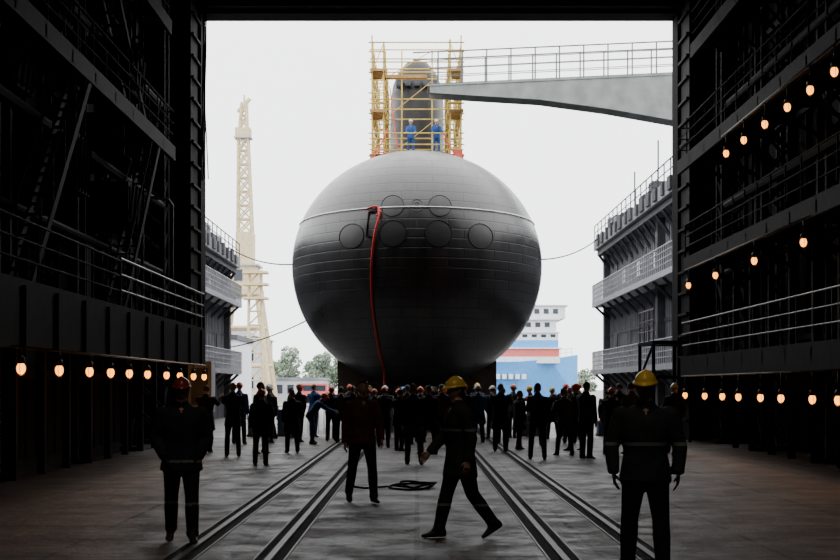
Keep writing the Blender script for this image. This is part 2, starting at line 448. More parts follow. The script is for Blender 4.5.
b=MB()
def hp(x,z,o=0.06): return (x,hull_y(x,z)-o,z)
pts=[hp(-1.42,8.35,.1),hp(-1.40,8.0,.12),hp(-1.52,7.5,.1),hp(-1.6,7.0),hp(-1.66,6.3),hp(-1.68,5.5),hp(-1.66,4.8),hp(-1.6,4.2),hp(-1.52,3.6),hp(-1.44,3.1),hp(-1.36,2.7),hp(-1.3,2.45),(-1.26,53.9,2.0),(-1.24,53.6,1.4),(-1.3,53.4,0.6),(-1.4,53.2,0.08),(-1.8,53,0.08)]
def smooth(pts,n=6):
    P=[V(p) for p in pts]; out=[]
    for i in range(len(P)-1):
        p0=P[max(i-1,0)];p1=P[i];p2=P[i+1];p3=P[min(i+2,len(P)-1)]
        for k in range(n):
            t=k/n; out.append(0.5*((2*p1)+(p2-p0)*t+(2*p0-5*p1+4*p2-p3)*t*t+(3*p1-p0-3*p2+p3)*t**3))
    out.append(P[-1]); return out
b.tube(smooth(pts),0.045,'red',8)
b.tube(smooth([hp(-1.86,8.32,.1),hp(-1.6,8.4,.14),hp(-1.42,8.35,.1),hp(-1.36,8.15,.1),hp(-1.5,8.05,.1)]),0.04,'red',8)
b.tube([hp(-1.78,8.2,.05),hp(-1.86,7.3,.05)],0.03,'groove',6); b.tube([hp(-1.86,7.3,.05),hp(-1.6,7.2,.05)],0.03,'groove',6)
b.tube([hp(-1.78,8.2,.05),hp(-1.45,8.2,.08)],0.03,'groove',6)
b.obj('red_hose',True)

def sag(p,q,s,n=14):
    p,q=V(p),V(q); return [p.lerp(q,i/n)-V((0,0,s*4*(i/n)*(1-i/n))) for i in range(n+1)]
for p,q,s in (((-5.15,60,7.0),(-10.2,76,9.3),0.3),((5.15,60,7.2),(10.1,78,10.0),0.3),((-4.7,60,4.6),(-10.1,76,3.9),0.15)):
    b=MB(); b.tube(sag(p,q,s),0.03,'groove',5); b.obj('mooring_cable')

b=MB()
for y in range(58,114,6):
    b.box(-3.3,3.3,y,y+0.9,0.95,1.45,'dock_dark')
    b.box(-0.6,0.6,y,y+0.9,1.45,1.70,'timber')
    for s in (-1,1):
        poly=[(s*1.2,1.45),(s*3.3,1.45),(s*3.3,2.86),(s*2.6,2.4),(s*1.9,2.03),(s*1.2,1.80)]
        b.prism(poly,'y',y+0.1,y+0.8,'timber')
        b.box(s*1.95-0.65,s*1.95+0.65,y-0.6,y+1.5,0.45,0.95,'dock_dark')
        for yy in (y-0.3,y+1.2):
            for dx in (-0.46,0.46):
                x=s*1.95+dx
                b.tube([(x-0.09,yy,0.33),(x+0.09,yy,0.33)],0.29,'railsteel',16)
for s in (-1,1): b.box(s*2.9-0.15,s*2.9+0.15,58,113,1.0,1.4,'dock_dark')
b.obj('launch_cradle')

# ------------------------------------------------------------ scaffold cage around the sail
b=MB()
xsn=(-2.18,-1.62,-0.75,0.75,1.62,2.14)
def hz(x): return ZC+RT*math.sqrt(1-(x/RX)**2)-0.04
ysn=(67.9,69.4,72.0,75.0,78.0,81.4)
rs=random.Random(5)
for x in xsn:
    for y in ysn:
        if abs(x)<1.6 and 69.6<y<81: continue
        top=18.55+rs.uniform(-.1,.45)
        if abs(x)<1: 
            top=18.4 if y>69 else 14.1
        b.tube([(x,y,hz(x)+(0.15 if abs(x)<1 else 0)),(x,y,top)],0.04,'yellow',6)
levels=[11.9,12.95,13.5,14.05,15.0,15.5,16.0,17.0,17.5,18.0,18.45]
for z in levels:
    for x in (-2.18,-1.62,1.62,2.14):
        b.tube([(x,67.75,z),(x,81.6,z)],0.028,'yellow',6)
    for y in ysn:
        if y in (67.9,81.4,69.4):
            if z<14.2 or y>69: b.tube([(-2.35,y,z),(2.3,y,z)],0.034,'yellow',6)
            else:
                b.tube([(-2.35,y,z),(-1.5,y,z)],0.034,'yellow',6); b.tube([(1.5,y,z),(2.3,y,z)],0.034,'yellow',6)
        else:
            b.tube([(-2.35,y,z),(-1.5,y,z)],0.03,'yellow',6); b.tube([(1.5,y,z),(2.3,y,z)],0.03,'yellow',6)
for z in (18.45,17.5,17.0): b.tube([(-2.35,67.9,z),(2.3,67.9,z)],0.034,'yellow',6)
for k,z in enumerate((12.95,15.0,17.0)):
    t=1.9 if z<17 else 1.4
    b.tube([(-2.18,67.88,z),(-1.62,67.88,z+t)],0.022,'yellow',5); b.tube([(1.62,67.88,z+t),(2.14,67.88,z)],0.022,'yellow',5)
    b.tube([(-1.62,69.4,z),(0.75,69.4,z+t)],0.022,'yellow',5)
for x in (-2.18,2.14):
    for y0,y1 in zip(ysn[:-1],ysn[1:]): b.tube([(x,y0,12.95),(x,y1,15)],0.022,'yellow',5); b.tube([(x,y1,15),(x,y0,17)],0.022,'yellow',5)
b.box(-2.3,2.28,67.8,69.5,12.97,13.03,'plank')
for z in (15.0,17.0):
    b.box(-2.25,-1.55,67.8,69.5,z+0.02,z+0.06,'plank'); b.box(1.55,2.22,67.8,69.5,z+0.02,z+0.06,'plank')
    b.box(-2.28,-1.55,67.74,67.78,z+0.03,z+0.16,'plank'); b.box(1.55,2.25,67.74,67.78,z+0.03,z+0.16,'plank')
b.box(-1.55,0.5,69.35,69.5,17.0,17.06,'plank'); b.box(-1.55,0.5,69.3,69.34,17.03,17.2,'plank')
b.tube(sag((-2.2,67.7,13.2),(0,67.7,13.1),0.15),0.035,'tape',5)
b.tube(sag((-2.2,67.7,12.7),(-1.4,67.7,14.2),0.1),0.035,'tape',5)
b.tube(sag((1.3,67.7,14.0),(2.2,67.7,12.6),0.2),0.035,'tape',5)
b.tube(sag((-1.3,67.7,16.2),(-0.9,67.7,13.1),0.2),0.03,'tape',5)
b.box(-2.26,-1.95,67.66,67.7,12.2,12.9,'tape'); b.box(1.8,2.2,67.66,67.7,12.4,13.2,'tape')
b.obj('scaffold_tower')

# ------------------------------------------------------------ access bridge
b=MB()
for y in (66.0,67.3):
    b.prism([(0.6,15.95),(0.6,15.6),(3.0,15.45),(5.8,15.28),(9.0,14.85),(12.1,14.3),(17,13.5),(17,16.7)],'y',y-0.06,y+0.06,'bridge')
b.prism([(0.5,15.9),(0.5,15.98),(17.1,16.76),(17.1,16.66)],'y',65.9,67.45,'bridge')
def dz(x): return 15.98+(x-0.6)*0.0467
for y in (65.95,67.4):
    n=14
    for i in range(n+1):
        x=1.0+i*(16.0/n); b.tube([(x,y,dz(x)),(x,y,dz(x)+1.5)],0.036,'bridgerail',5)
    for h in (0.35,0.75,1.12,1.5):
        b.tube([(0.6 if h<1.4 else -0.2,y,dz(0.6)+h),(17,y,dz(17)+h)],0.036 if h>1.4 else 0.02,'bridgerail',5)
for x in (14.5,16.5):
    for y in (66.0,67.3):
        b.box(x-0.12,x+0.12,y-0.12,y+0.12,10.2,14.0,'bridge')
b.obj('access_bridge')

# ------------------------------------------------------------ floating dock walls
def dock(side,x,y0,y1,h,xo):
    b=MB(); s=side; R=random.Random(17+side)
    def bx(a,c,*r): b.box(min(a,c),max(a,c),*r)
    bx(x+s*1.0,xo,y0,y1,0,h-1.1,'dock')
    y=y0+0.2
    while y<y1-0.2:
        bx(x+s*0.9,x+s*1.0,y,y+0.18,0,h-1.4,'dock'); y+=0.55
    for z in (2.6,4.9,6.4): bx(x+s*0.88,x+s*1.0,y0,y1,z-0.3,z-0.15,'dock_dark')
    bx(x+s*0.3,xo,y0,y1,h-1.4,h-1.1,'dock_dark'); bx(x+s*0.1,xo,y0,y1,h-1.1,h-0.5,'dock')
    y=y0+0.3
    while y<y1-0.8:
        bx(x,x+s*0.12,y,y+R.uniform(.3,1.1),h-1.0,h-0.55+R.uniform(0,.2),'dock_dark'); y+=1.7
        b.bar((x+s*1.0,y,h-2.4),(x+s*0.3,y,h-1.4),0.12,'dock_dark')
    y=y0+1
    while y<y1-2:
        hh=R.uniform(0.2,0.9); bx(x+s*0.5,x+s*2.2,y,y+R.uniform(.8,2.0),h-0.5,h-0.5+hh,R.choice(['dock','dock_dark'])); y+=2.3
    railing(b,[(x+s*0.15,y0,h-0.5),(x+s*0.15,y1,h-0.5)],0.8,'dock_dark',1.5,2,0.03)
    for z in (6.5,2.7):
        bx(x,x+s*1.0,y0,y1,z-0.25,z,'dock_rail')
        railing(b,[(x+s*0.04,y0,z),(x+s*0.04,y1,z)],1.0,'dock_rail',0.5,4,0.032)
        y=y0+0.3
        while y<y1: 
            b.bar((x+s*1.0,y,z-1.1),(x+s*0.1,y,z-0.25),0.1,'dock_dark'); y+=2.4
    for y in np.arange(y0+2,y1-2,4.8):
        bx(x+s*0.87,x+s*0.9,y,y+0.8,6.5,8.4 if h>9.7 else 8.0,'dock_dark')
        bx(x+s*0.87,x+s*0.9,y+1.8,y+2.8,7.2,7.9,'glass')
        bx(x+s*0.87,x+s*0.9,y,y+0.9,2.7,4.7,'dock_dark')
    for y in (y0+0.5,y0+12,y1-0.5): bx(x+s*0.6,x+s*1.0,y-0.3,y+0.3,0,h-1.2,'dock_dark')
    for y,hh in ((y1-8,2.2),(y1-15,2.6),(y1-20,1.6)):
        b.tube([(x+s*1.2,y,h-0.5),(x+s*1.2,y,h+hh)],0.04,'dock_dark',5)
    return b.obj('floating_dock_tower')
dock(1,10.0,50,80,10.6,17.5)
dock(-1,-10.0,50,80,9.6,-17.5)
b=MB()
b.box(-9.3,-8.3,52,54.5,0,2.6,'white'); b.box(-8.32,-8.28,52.4,53.2,0.1,2.1,'dock_dark'); b.box(-9.1,-8.6,51.97,52.0,1.2,2.0,'glass')
b.box(-9.4,-8.2,51.9,54.6,2.6,2.75,'dock_dark'); b.obj('guard_booth')
b=MB(); b.box(-6.75,-6.15,41.6,42.3,0,1.0,'dock_dark'); b.box(-6.8,-6.1,41.55,42.35,1.0,2.5,'white'); b.box(-6.7,-6.2,41.53,41.56,1.2,2.3,'dock')
b.obj('control_cabinet')
b=MB()
for z in (2.0,3.1): b.box(7.4,8.7,44.0,46.9,z,z+0.1,'steel_dark')
for x in (7.45,8.6):
    for y in (44.1,46.8): b.box(x-0.05,x+0.05,y-0.05,y+0.05,0,3.1,'steel_dark')
railing(b,[(7.45,44.05,3.2),(7.45,46.8,3.2)],1.0,'rail',0.9,3,0.022)
b.bar((7.45,44.1,0.1),(7.45,46.8,2.0),0.06,'steel_dark'); b.bar((7.45,46.8,2.0),(7.45,44.1,3.1),0.06,'steel_dark')
b.obj('access_platform')

# ------------------------------------------------------------ background: crane
b=MB(); cx,cy=-18.4,150
for sx in (-1,1):
    for sy in (-1,1):
        b.bar((cx+sx*3.0,cy+sy*3,0),(cx+sx*1.5,cy+sy*1.5,11.5),0.45,'cream')
for z in (4,8,11.5):
    w=3-1.5*z/11.5
    for s in (-1,1):
        b.bar((cx-w,cy+s*w,z),(cx+w,cy+s*w,z),0.3,'cream'); b.bar((cx+s*w,cy-w,z),(cx+s*w,cy+w,z),0.3,'cream')
b.box(cx-1.7,cx+1.7,cy-2,cy+3,11.5,12.2,'cream'); b.box(cx-1.3,cx+1.3,cy-1.5,cy+2.5,12.2,14.6,'cream'); b.box(cx-1.0,cx-0.1,cy-1.6,cy-1.5,13.0,14.2,'glass')
b.box(cx-1.6,cx+1.6,cy-1.8,cy+2.7,14.6,14.8,'dock_rail'); b.box(cx-0.9,cx+0.9,cy-1,cy+1.6,14.8,18.2,'cream')
def lat(z0,z1,w0,w1,x0,x1):
    n=int((z1-z0)/1.3)
    for sx in (-1,1):
        for sy in (-1,1): b.bar((x0+sx*w0,cy+sy*w0,z0),(x1+sx*w1,cy+sy*w1,z1),0.2,'cream')
    for i in range(n):
        t0=i/n;t1=(i+1)/n
        wa=w0+(w1-w0)*t0; wb=w0+(w1-w0)*t1; xa=x0+(x1-x0)*t0; xb=x0+(x1-x0)*t1; za=z0+(z1-z0)*t0; zb=z0+(z1-z0)*t1
        for sy in (-1,1):
            b.bar((xa-wa,cy+sy*wa,za),(xb+wb,cy+sy*wb,zb),0.14,'cream'); b.bar((xa+wa,cy+sy*wa,za),(xb-wb,cy+sy*wb,zb),0.14,'cream')
            b.bar((xa-wa,cy+sy*wa,za),(xa+wa,cy+sy*wa,za),0.14,'cream')
lat(18.2,28.5,0.75,0.5,cx,cx-0.2)
b.box(cx-1.0,cx+0.6,cy-0.8,cy+0.8,28.5,29.4,'cream'); b.box(cx-1.1,cx+0.7,cy-0.9,cy+0.9,28.3,28.5,'dock_rail')
lat(29.4,32.2,0.4,0.25,cx-0.2,cx-0.1)
b.tube([(cx-0.8,cy,31.2),(cx+0.5,cy,32.6)],0.22,'cream',8); b.tube([(cx-0.1,cy,32.0),(cx-0.1,cy,33.0)],0.1,'cream',6)
b.obj('portal_crane')
b=MB(); cx,cy=-16.4,142
for s in (-1,1): b.bar((cx+s*0.8,cy,0),(cx+s*0.6,cy,13.2),0.22,'cream')
for z in np.arange(1,12.5,1.4): b.bar((cx-0.7,cy,z),(cx+0.7,cy,z+1.4),0.12,'cream'); b.bar((cx-0.7,cy,z),(cx+0.7,cy,z),0.12,'cream')
for z in (10.8,12.2,13.4): b.box(cx-1.2,cx+1.3,cy-1,cy+1,z-0.2,z,'cream')
b.obj('hoist_tower')

b=MB()
b.box(-27,-19.6,168,190,0,7.8,'bldg'); b.prism([(-27.4,7.8),(-19.2,7.8),(-21,9.0),(-25.5,9.0)],'y',167.6,190,'dock_rail')
for x in np.arange(-26.5,-20,1.5):
    for z in (1.5,4.6): b.box(x,x+0.9,167.95,168.0,z,z+1.5,'glass')
b.obj('quay_building')
b=MB()
b.box(-19.4,-12,175,190,0,2.6,'bldg'); b.box(-19.6,-11.8,174.8,190,2.6,2.9,'dock')
for x in np.arange(-19,-12.6,1.4): b.box(x,x+0.8,174.95,175.0,0.9,2.0,'glass')
b.obj('quay_building')
b=MB()
b.box(-24,-15.6,120,132,0,5.8,'white'); b.box(-24.2,-15.4,119.8,132,5.8,6.2,'dock_dark')
for x in np.arange(-23.5,-16.2,1.1):
    for z in (0.8,3.4): b.box(x,x+0.6,119.95,120,z,z+1.3,'glass')
b.obj('quay_building')
b=MB()
b.box(-12.4,-9.6,150,151.4,0.35,2.1,'shipred'); b.box(-12.2,-9.8,149.96,150,1.3,1.9,'glass'); b.box(-9.6,-8.9,150,151.4,0.35,1.4,'shipred')
for x in (-11.8,-9.7):
    for y in (150.05,151.35): b.tube([(x,y-0.1,0.38),(x,y+0.1,0.38)],0.38,'groove',14)
b.obj('delivery_van')

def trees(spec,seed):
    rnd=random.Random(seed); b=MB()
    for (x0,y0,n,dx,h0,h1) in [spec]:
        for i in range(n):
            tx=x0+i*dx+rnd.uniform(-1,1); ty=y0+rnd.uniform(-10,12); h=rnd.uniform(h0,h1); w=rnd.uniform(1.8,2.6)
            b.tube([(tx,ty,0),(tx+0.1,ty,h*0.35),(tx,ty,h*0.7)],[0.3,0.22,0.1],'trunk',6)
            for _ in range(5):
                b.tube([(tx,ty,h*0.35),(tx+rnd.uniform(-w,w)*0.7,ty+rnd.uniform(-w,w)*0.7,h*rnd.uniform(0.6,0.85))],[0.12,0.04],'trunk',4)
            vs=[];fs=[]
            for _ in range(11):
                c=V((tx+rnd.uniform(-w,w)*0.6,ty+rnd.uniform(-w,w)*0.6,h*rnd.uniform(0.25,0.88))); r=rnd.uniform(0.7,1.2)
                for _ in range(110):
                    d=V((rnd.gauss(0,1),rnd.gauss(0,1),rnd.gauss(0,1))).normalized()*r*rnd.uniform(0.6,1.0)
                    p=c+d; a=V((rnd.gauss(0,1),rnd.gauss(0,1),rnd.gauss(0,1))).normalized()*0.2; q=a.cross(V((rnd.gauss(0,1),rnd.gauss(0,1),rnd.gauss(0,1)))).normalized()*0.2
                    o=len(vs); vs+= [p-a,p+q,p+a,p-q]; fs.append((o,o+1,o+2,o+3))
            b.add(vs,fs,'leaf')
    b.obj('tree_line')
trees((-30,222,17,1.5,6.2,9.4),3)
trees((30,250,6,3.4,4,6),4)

# icebreaker
b=MB(); Y=200
def hullring(x,wt,wb,zt):
    return [V((x,Y-wt,zt)),V((x,Y-wb,0.0)),V((x,Y+wb,0.0)),V((x,Y+wt,zt))]
b.loft([hullring(-6,4,3,5.4),hullring(-3,7,5.5,5.2),hullring(2,8,7,5.0),hullring(14,8,6,5.2),hullring(18.5,5,3,5.6),hullring(22.9,0.6,0.15,6.3)],'shipblue')
def tier(x0,x1,w,z0,z1,k,win=True):
    b.box(x0,x1,Y-w,Y+w,z0,z1,k)
    if win:
        for x in np.arange(x0+0.5,x1-0.6,1.3): b.box(x,x+0.7,Y-w-0.04,Y-w,z0+(z1-z0)*0.4,z0+(z1-z0)*0.8,'glass')
tier(4,19.8,6.2,5.0,5.9,'white',False)
tier(4,19.7,6.15,5.9,7.0,'shipred',False)
b.box(3.6,20.1,Y-6.4,Y+6.4,7.0,7.15,'white')
tier(5,19.6,6.0,7.15,8.2,'shipblue',False)
tier(5,19.6,5.95,8.2,9.2,'white'); b.box(5,19.8,Y-6.2,Y+6.2,9.2,9.35,'white')
tier(5.5,19.3,5.9,9.35,11.0,'white'); b.box(5,19.8,Y-6.3,Y+6.3,11.0,11.2,'white')
tier(8,20.6,5.5,11.2,12.9,'white'); b.box(7.8,20.9,Y-5.7,Y+5.7,12.9,13.1,'dock_rail')
b.box(10,11.5,Y-1,Y+1,13.1,13.7,'white'); b.tube([(14,Y,13.1),(14,Y,16.0)],0.15,'white')
railing(b,[(16.5,Y-6,5.4),(22,Y-1.0,6.2)],1.0,'white',1.2,2,0.05)
for x in np.arange(9,15,0.9): b.box(x,x+0.6,Y-7.95,Y-7.5,2.8,3.5,'white')
b.obj('icebreaker_ship'); fixn(bpy.data.objects['icebreaker_ship'])

b=MB()
for i in range(5):
    x0=-6.6+i*1.25
    railing(b,[(x0,50.2,0.05),(x0+1.15,50.2,0.05)],1.0,'dock_rail',0.2,1,0.015); b.tube([(x0,50.0,0.02),(x0,50.4,0.02)],0.02,'dock_rail'); b.tube([(x0+1.15,50.0,0.02),(x0+1.15,50.4,0.02)],0.02,'dock_rail')
b.obj('crowd_barrier')
b=MB()
for (x,y,w,h) in ((-5.9,48.8,0.8,0.6),(-4.9,49.1,0.6,0.9),(3.6,49.2,1.0,0.7),(5.2,48.9,0.7,0.8),(6.4,49.3,0.9,0.5)):
    b.box(x,x+w,y,y+0.6,0.08,h,'crate'); b.box(x-0.03,x+w+0.03,y-0.03,y+0.63,0,0.08,'timber'); b.box(x-0.02,x+w+0.02,y-0.02,y+0.62,h,h+0.05,'dock')
b.obj('equipment_crate_group')

# ------------------------------------------------------------ people
SKIN=mat('skin',(0.50,0.29,0.21),(0.44,0.25,0.18),0.55)
LIP=mat('lips',(0.35,0.12,0.10),(0.3,0.1,0.08),0.5)
EYE=mat('eye_white',(0.7,0.7,0.68),(0.65,0.65,0.63),0.3)
IRIS=mat('iris',(0.05,0.04,0.03),(0.03,0.02,0.02),0.2)
HAIR=[mat('hair_%d'%i,c,None,0.7,nscale=30) for i,c in enumerate([(0.03,0.02,0.015),(0.08,0.05,0.03),(0.16,0.12,0.08),(0.25,0.25,0.24)])]
BOOT=mat('boot_leather',(0.025,0.022,0.02),None,0.5)
STRIPE=mat('reflective_stripe',(0.22,0.23,0.23),(0.16,0.17,0.17),0.5)
_c={}
def cloth(c):
    if c not in _c: _c[c]=mat('cloth_%d'%len(_c),c,tuple(x*0.6 for x in c),0.85,nscale=7,bump=0.8,bscale=9,spec=0.3)
    return _c[c]
_h={}
def helm(c):
    if c not in _h: _h[c]=mat('helmet_%d'%len(_h),c,tuple(x*0.85 for x in c),0.3)
    return _h[c]
YEL=(0.85,0.56,0.03); ORG=(0.9,0.12,0.03); WHT=(0.75,0.75,0.72); MRN=(0.30,0.035,0.02)

def head_mesh(b,mtx,helmet,hair,hi):
    sg,rg=(28,22) if hi else (16,12)
    vs=[];nrm=[]
    for i in range(rg+1):
        th=math.pi*i/rg
        for j in range(sg):
            ph=2*math.pi*j/sg
            n=V((math.sin(th)*math.cos(ph),math.sin(th)*math.sin(ph),math.cos(th)))
            x,y,z=0.077*n.x,0.097*n.y,0.12*n.z
            if n.z<0:
                x*=1-0.30*(-n.z)**1.4
                if n.y>0: y*=1-0.5*(-n.z)
                else: y*=1+0.06*(-n.z)
            if n.y<-0.2:
                y-=0.026*math.exp(-(x/0.013)**2)*math.exp(-((z+0.022)/0.022)**2)
                y-=0.007*math.exp(-(x/0.04)**2)*math.exp(-((z-0.025)/0.012)**2)
                for s in (-1,1): y+=0.012*math.exp(-((x-s*0.031)/0.016)**2)*math.exp(-((z-0.003)/0.014)**2)
                y-=0.006*math.exp(-(x/0.022)**2)*math.exp(-((z+0.062)/0.012)**2)
                y-=0.010*math.exp(-(x/0.025)**2)*math.exp(-((z+0.10)/0.018)**2)
            vs.append(V((x,y,z))); nrm.append(n)
    fs=[]
    for i in range(rg):
        for j in range(sg):
            a=i*sg+j;c=i*sg+(j+1)%sg
            if i==0: fs.append((a,a+sg,c+sg))
            elif i==rg-1: fs.append((a,a+sg,c))
            else: fs.append((a,a+sg,c+sg,c))
    b.add([mtx@v for v in vs],fs,SKIN)
    hf=[f for f in fs if all((nrm[k].z>0.42 and nrm[k].y<0) or (nrm[k].y>=-0.05 and nrm[k].z>-0.45) for k in f)]
    b.add([mtx@(v*1.0+nrm[i]*0.010) for i,v in enumerate(vs)],hf,hair)
    R=mtx.to_3x3()
    for s in (-1,1):
        b.sphere(mtx@V((s*0.031,-0.079,0.003)),(0.012,0.010,0.008),EYE,8,6,R)
        b.sphere(mtx@V((s*0.031,-0.0875,0.003)),(0.005,0.003,0.005),IRIS,6,4,R)
        b.sphere(mtx@V((s*0.031,-0.091,0.020)),(0.015,0.004,0.003),hair,6,4,R)
        b.sphere(mtx@V((s*0.079,0.008,-0.005)),(0.010,0.020,0.030),SKIN,8,6,R)
    b.sphere(mtx@V((0,-0.096,-0.060)),(0.022,0.006,0.006),LIP,8,6,R)
    if helmet:
        hm=helm(helmet); n=24; rings=[]
        for t in np.linspace(0,1,8):
            a=t*math.pi/2*0.98; r=math.cos(a); z=0.035+0.110*math.sin(a)
            rings.append([mtx@V((0.098*r*math.cos(p),0.122*r*math.sin(p)+0.004,z+0.012*math.exp(-(0.1*r*math.cos(p)/0.012)**2)*t)) for p in [2*math.pi*j/n for j in range(n)]])
        b.loft(rings,hm)
        rings=[]
        for (e,z) in ((0.0,0.055),(0.014,0.038),(0.014,0.032),(-0.004,0.032)):
            ring=[]
            for j in range(n):
                p=2*math.pi*j/n; fr=max(0,-math.sin(p)); ee=e+(0.036*fr**2 if e>0 else 0)
                ring.append(mtx@V(((0.098+e)*math.cos(p),(0.122+ee)*math.sin(p)+0.004,z-0.012*fr**2*(1 if e>0 else 0))))
            rings.append(ring)
        b.loft(rings,hm,False)

def hand(b,w,d,side,curl,glove=None):
    k=glove or SKIN
    q=V((0,0,-1)).rotation_difference(d); R=q.to_matrix()
    T=lambda p:w+R@V(p)
    s=-side
    rings=[]
    for z,wd,t in ((0.03,0.026,0.02),(0.0,0.027,0.019),(-0.03,0.036,0.017),(-0.07,0.042,0.015),(-0.09,0.040,0.012)):
        rings.append([T((t*math.cos(a),wd*math.sin(a),z)) for a in [2*math.pi*j/12 for j in range(12)]])
    b.loft(rings,k)
    for yo,ln in ((-0.031,0.066),(-0.0105,0.076),(0.0105,0.071),(0.031,0.055)):
        p=V((0,yo,-0.08)); pts=[T(p)]; rad=[0.0095]
        for seg,fr in ((0.48,1.0),(0.30,1.5),(0.22,1.9)):
            a=curl*fr; p=p+V((s*math.sin(a),0,-math.cos(a)))*ln*seg*1.05; pts.append(T(p)); rad.append(0.0088-0.001*len(rad))
        b.tube(pts,rad,k,7)
    p=V((0.0,-0.026,-0.02)); pts=[T(p)]
    for dd,l in ((V((s*0.35,-0.65,-0.68)),0.035),(V((s*0.5,-0.25,-0.85)),0.028),(V((s*0.55,0.0,-0.85)),0.02)):
        p=p+dd.normalized()*l; pts.append(T(p))
    b.tube(pts,[0.012,0.011,0.0095,0.007],k,7)

def person(name,loc,heading=0,legs=((3,4,4),(-3,2,4)),arms=((5,9,12,6),(0,9,10,6)),lean=0,turn=0,nod=0,
           jacket=(0.02,0.02,0.025),pants=(0.015,0.015,0.02),hem=0.12,helmet=None,hair=0,stripes=(),legstripes=(),scale=1.0,vox=0.026,curl=0.35,glove=None,bulk=1.0,base=0.0):
    src=MB(); labels=[]
    def lab(k):
        labels.extend([k]*(len(src.v)-len(labels)))
    ln=math.radians(lean); u=V((0,-math.sin(ln),math.cos(ln))); f=V((0,-math.cos(ln),-math.sin(ln))); X=V((1,0,0))
    P0=V((0,0,0.95)); B=bulk
    def ring(t,w,d,o=0,n=18,uu=u,ff=f):
        return [P0+uu*t+ff*o+X*(w*math.copysign(abs(math.cos(a))**0.85,math.cos(a)))+ff*(d*math.sin(a)) for a in [2*math.pi*j/n for j in range(n)]]
    rg=[ring(-0.02,0.172*B,0.125*B),ring(0.06,0.168*B,0.122*B),ring(0.15,0.165*B,0.118*B,0.005),ring(0.26,0.178*B,0.125*B,0.01),ring(0.36,0.195*B,0.130*B,0.005),ring(0.44,0.205*B,0.118*B,-0.005),ring(0.50,0.185*B,0.095*B,-0.012),ring(0.535,0.12,0.08,-0.012),ring(0.565,0.082,0.078,-0.005),ring(0.60,0.076,0.076,0)]
    src.loft(rg,'white')
    if hem>0:
        r2=[[P0-V((0,0,hem))+X*((0.185+hem*0.12)*B*math.cos(a))+V((0,-1,0))*((0.135+hem*0.12)*B*math.sin(a)) for a in [2*math.pi*j/18 for j in range(18)]],
            ring(-0.0,0.182*B,0.132*B), ring(0.08,0.172*B,0.124*B)]
        src.loft(r2,'white')
    lab(0)
    src.loft([ring(-0.14,0.10,0.09),ring(-0.09,0.155,0.115),ring(0.0,0.162,0.115),ring(0.05,0.155,0.11)],'white'); lab(1)
    src.loft([ring(0.50,0.065,0.065),ring(0.60,0.055,0.058,0.012),ring(0.66,0.053,0.056,0.022)],'white'); lab(2)
    for side,(p,k,ab) in zip((1,-1),legs):
        p,k,ab=map(math.radians,(p,k,ab))
        hip=P0+V((side*0.09,0,-0.03))
        td=V((side*math.sin(ab),-math.sin(p)*math.cos(ab),-math.cos(p)*math.cos(ab)))
        kn=hip+td*0.42; sp=p-k
        sd=V((side*math.sin(ab)*0.4,-math.sin(sp),-math.cos(sp))).normalized(); an=kn+sd*0.41
        src.tube([hip+V((0,0,0.04)),hip.lerp(kn,0.25),hip.lerp(kn,0.7),kn,kn.lerp(an,0.35),kn.lerp(an,0.8),an-sd*-0.01],[0.09*B,0.092*B,0.075*B,0.066*B,0.068*B,0.058*B,0.062*B],'white',14); lab(1)
        src.sphere(kn,0.066*B,'white',10,8); lab(1)
        fp=min(0,sp)*0.75 if sp<-0.25 else (0.25 if sp>0.3 else 0)
        fw=V((side*0.10,-math.cos(fp),math.sin(fp))).normalized(); up=V((0,math.sin(fp),math.cos(fp))); sx=fw.cross(up).normalized()
        rings=[]
        for (a,hw,z0,z1) in ((-0.085,0.028,-0.075,-0.01),(-0.06,0.040,-0.085,0.03),(0.0,0.043,-0.085,0.05),(0.06,0.044,-0.085,0.01),(0.12,0.050,-0.085,-0.025),(0.17,0.044,-0.085,-0.04),(0.20,0.022,-0.08,-0.055)):
            rings.append([an+fw*a+sx*(hw*math.cos(t))+up*((z0+z1)/2+(z1-z0)/2*math.copysign(abs(math.sin(t))**0.7,math.sin(t))) for t in [2*math.pi*j/12 for j in range(12)]])
        src.loft(rings,'white'); src.tube([an+V((0,0,-0.04)),an-sd*0.05],[0.05,0.052],'white',10); lab(3)
    hands=[]
    for side,(a,o,e,c) in zip((1,-1),arms):
        a,o,e,c=map(math.radians,(a,o,e,c))
        sh=P0+u*0.455+X*(side*0.178*B)
        ud=V((side*math.sin(o),-math.sin(a)*math.cos(o),-math.cos(a)*math.cos(o)))
        el=sh+ud*0.28; a2=a+e
        fd=V((side*(math.sin(o)-math.sin(c)*1.6),-math.sin(a2),-math.cos(a2))).normalized(); wr=el+fd*0.25
        src.tube([sh-ud*0.02,sh.lerp(el,0.3),el,el.lerp(wr,0.4),wr],[0.070*B,0.066*B,0.058*B,0.054*B,0.044*B],'white',12); src.sphere(sh,0.074*B,'white',10,8); src.sphere(el,0.058*B,'white',10,8); lab(0)
        hands.append((wr,fd,side))
    tmp=src.obj('tmp'); md=tmp.modifiers.new('r','REMESH'); md.mode='VOXEL'; md.voxel_size=vox
    sm=tmp.modifiers.new('s','SMOOTH'); sm.iterations=2; sm.factor=0.5
    dg=bpy.context.evaluated_depsgraph_get(); dg.update(); ev=tmp.evaluated_get(dg); me=ev.to_mesh()
    kd=KDTree(len(src.v))
    for i,v in enumerate(src.v): kd.insert(v,i)
    kd.balance()
    out=MB(); cj,cp=cloth(jacket),cloth(pants)
    idx=[out.mi(x) for x in (cj,cp,SKIN,BOOT,STRIPE)]
    out.v=[tuple(v.co) for v in me.vertices]
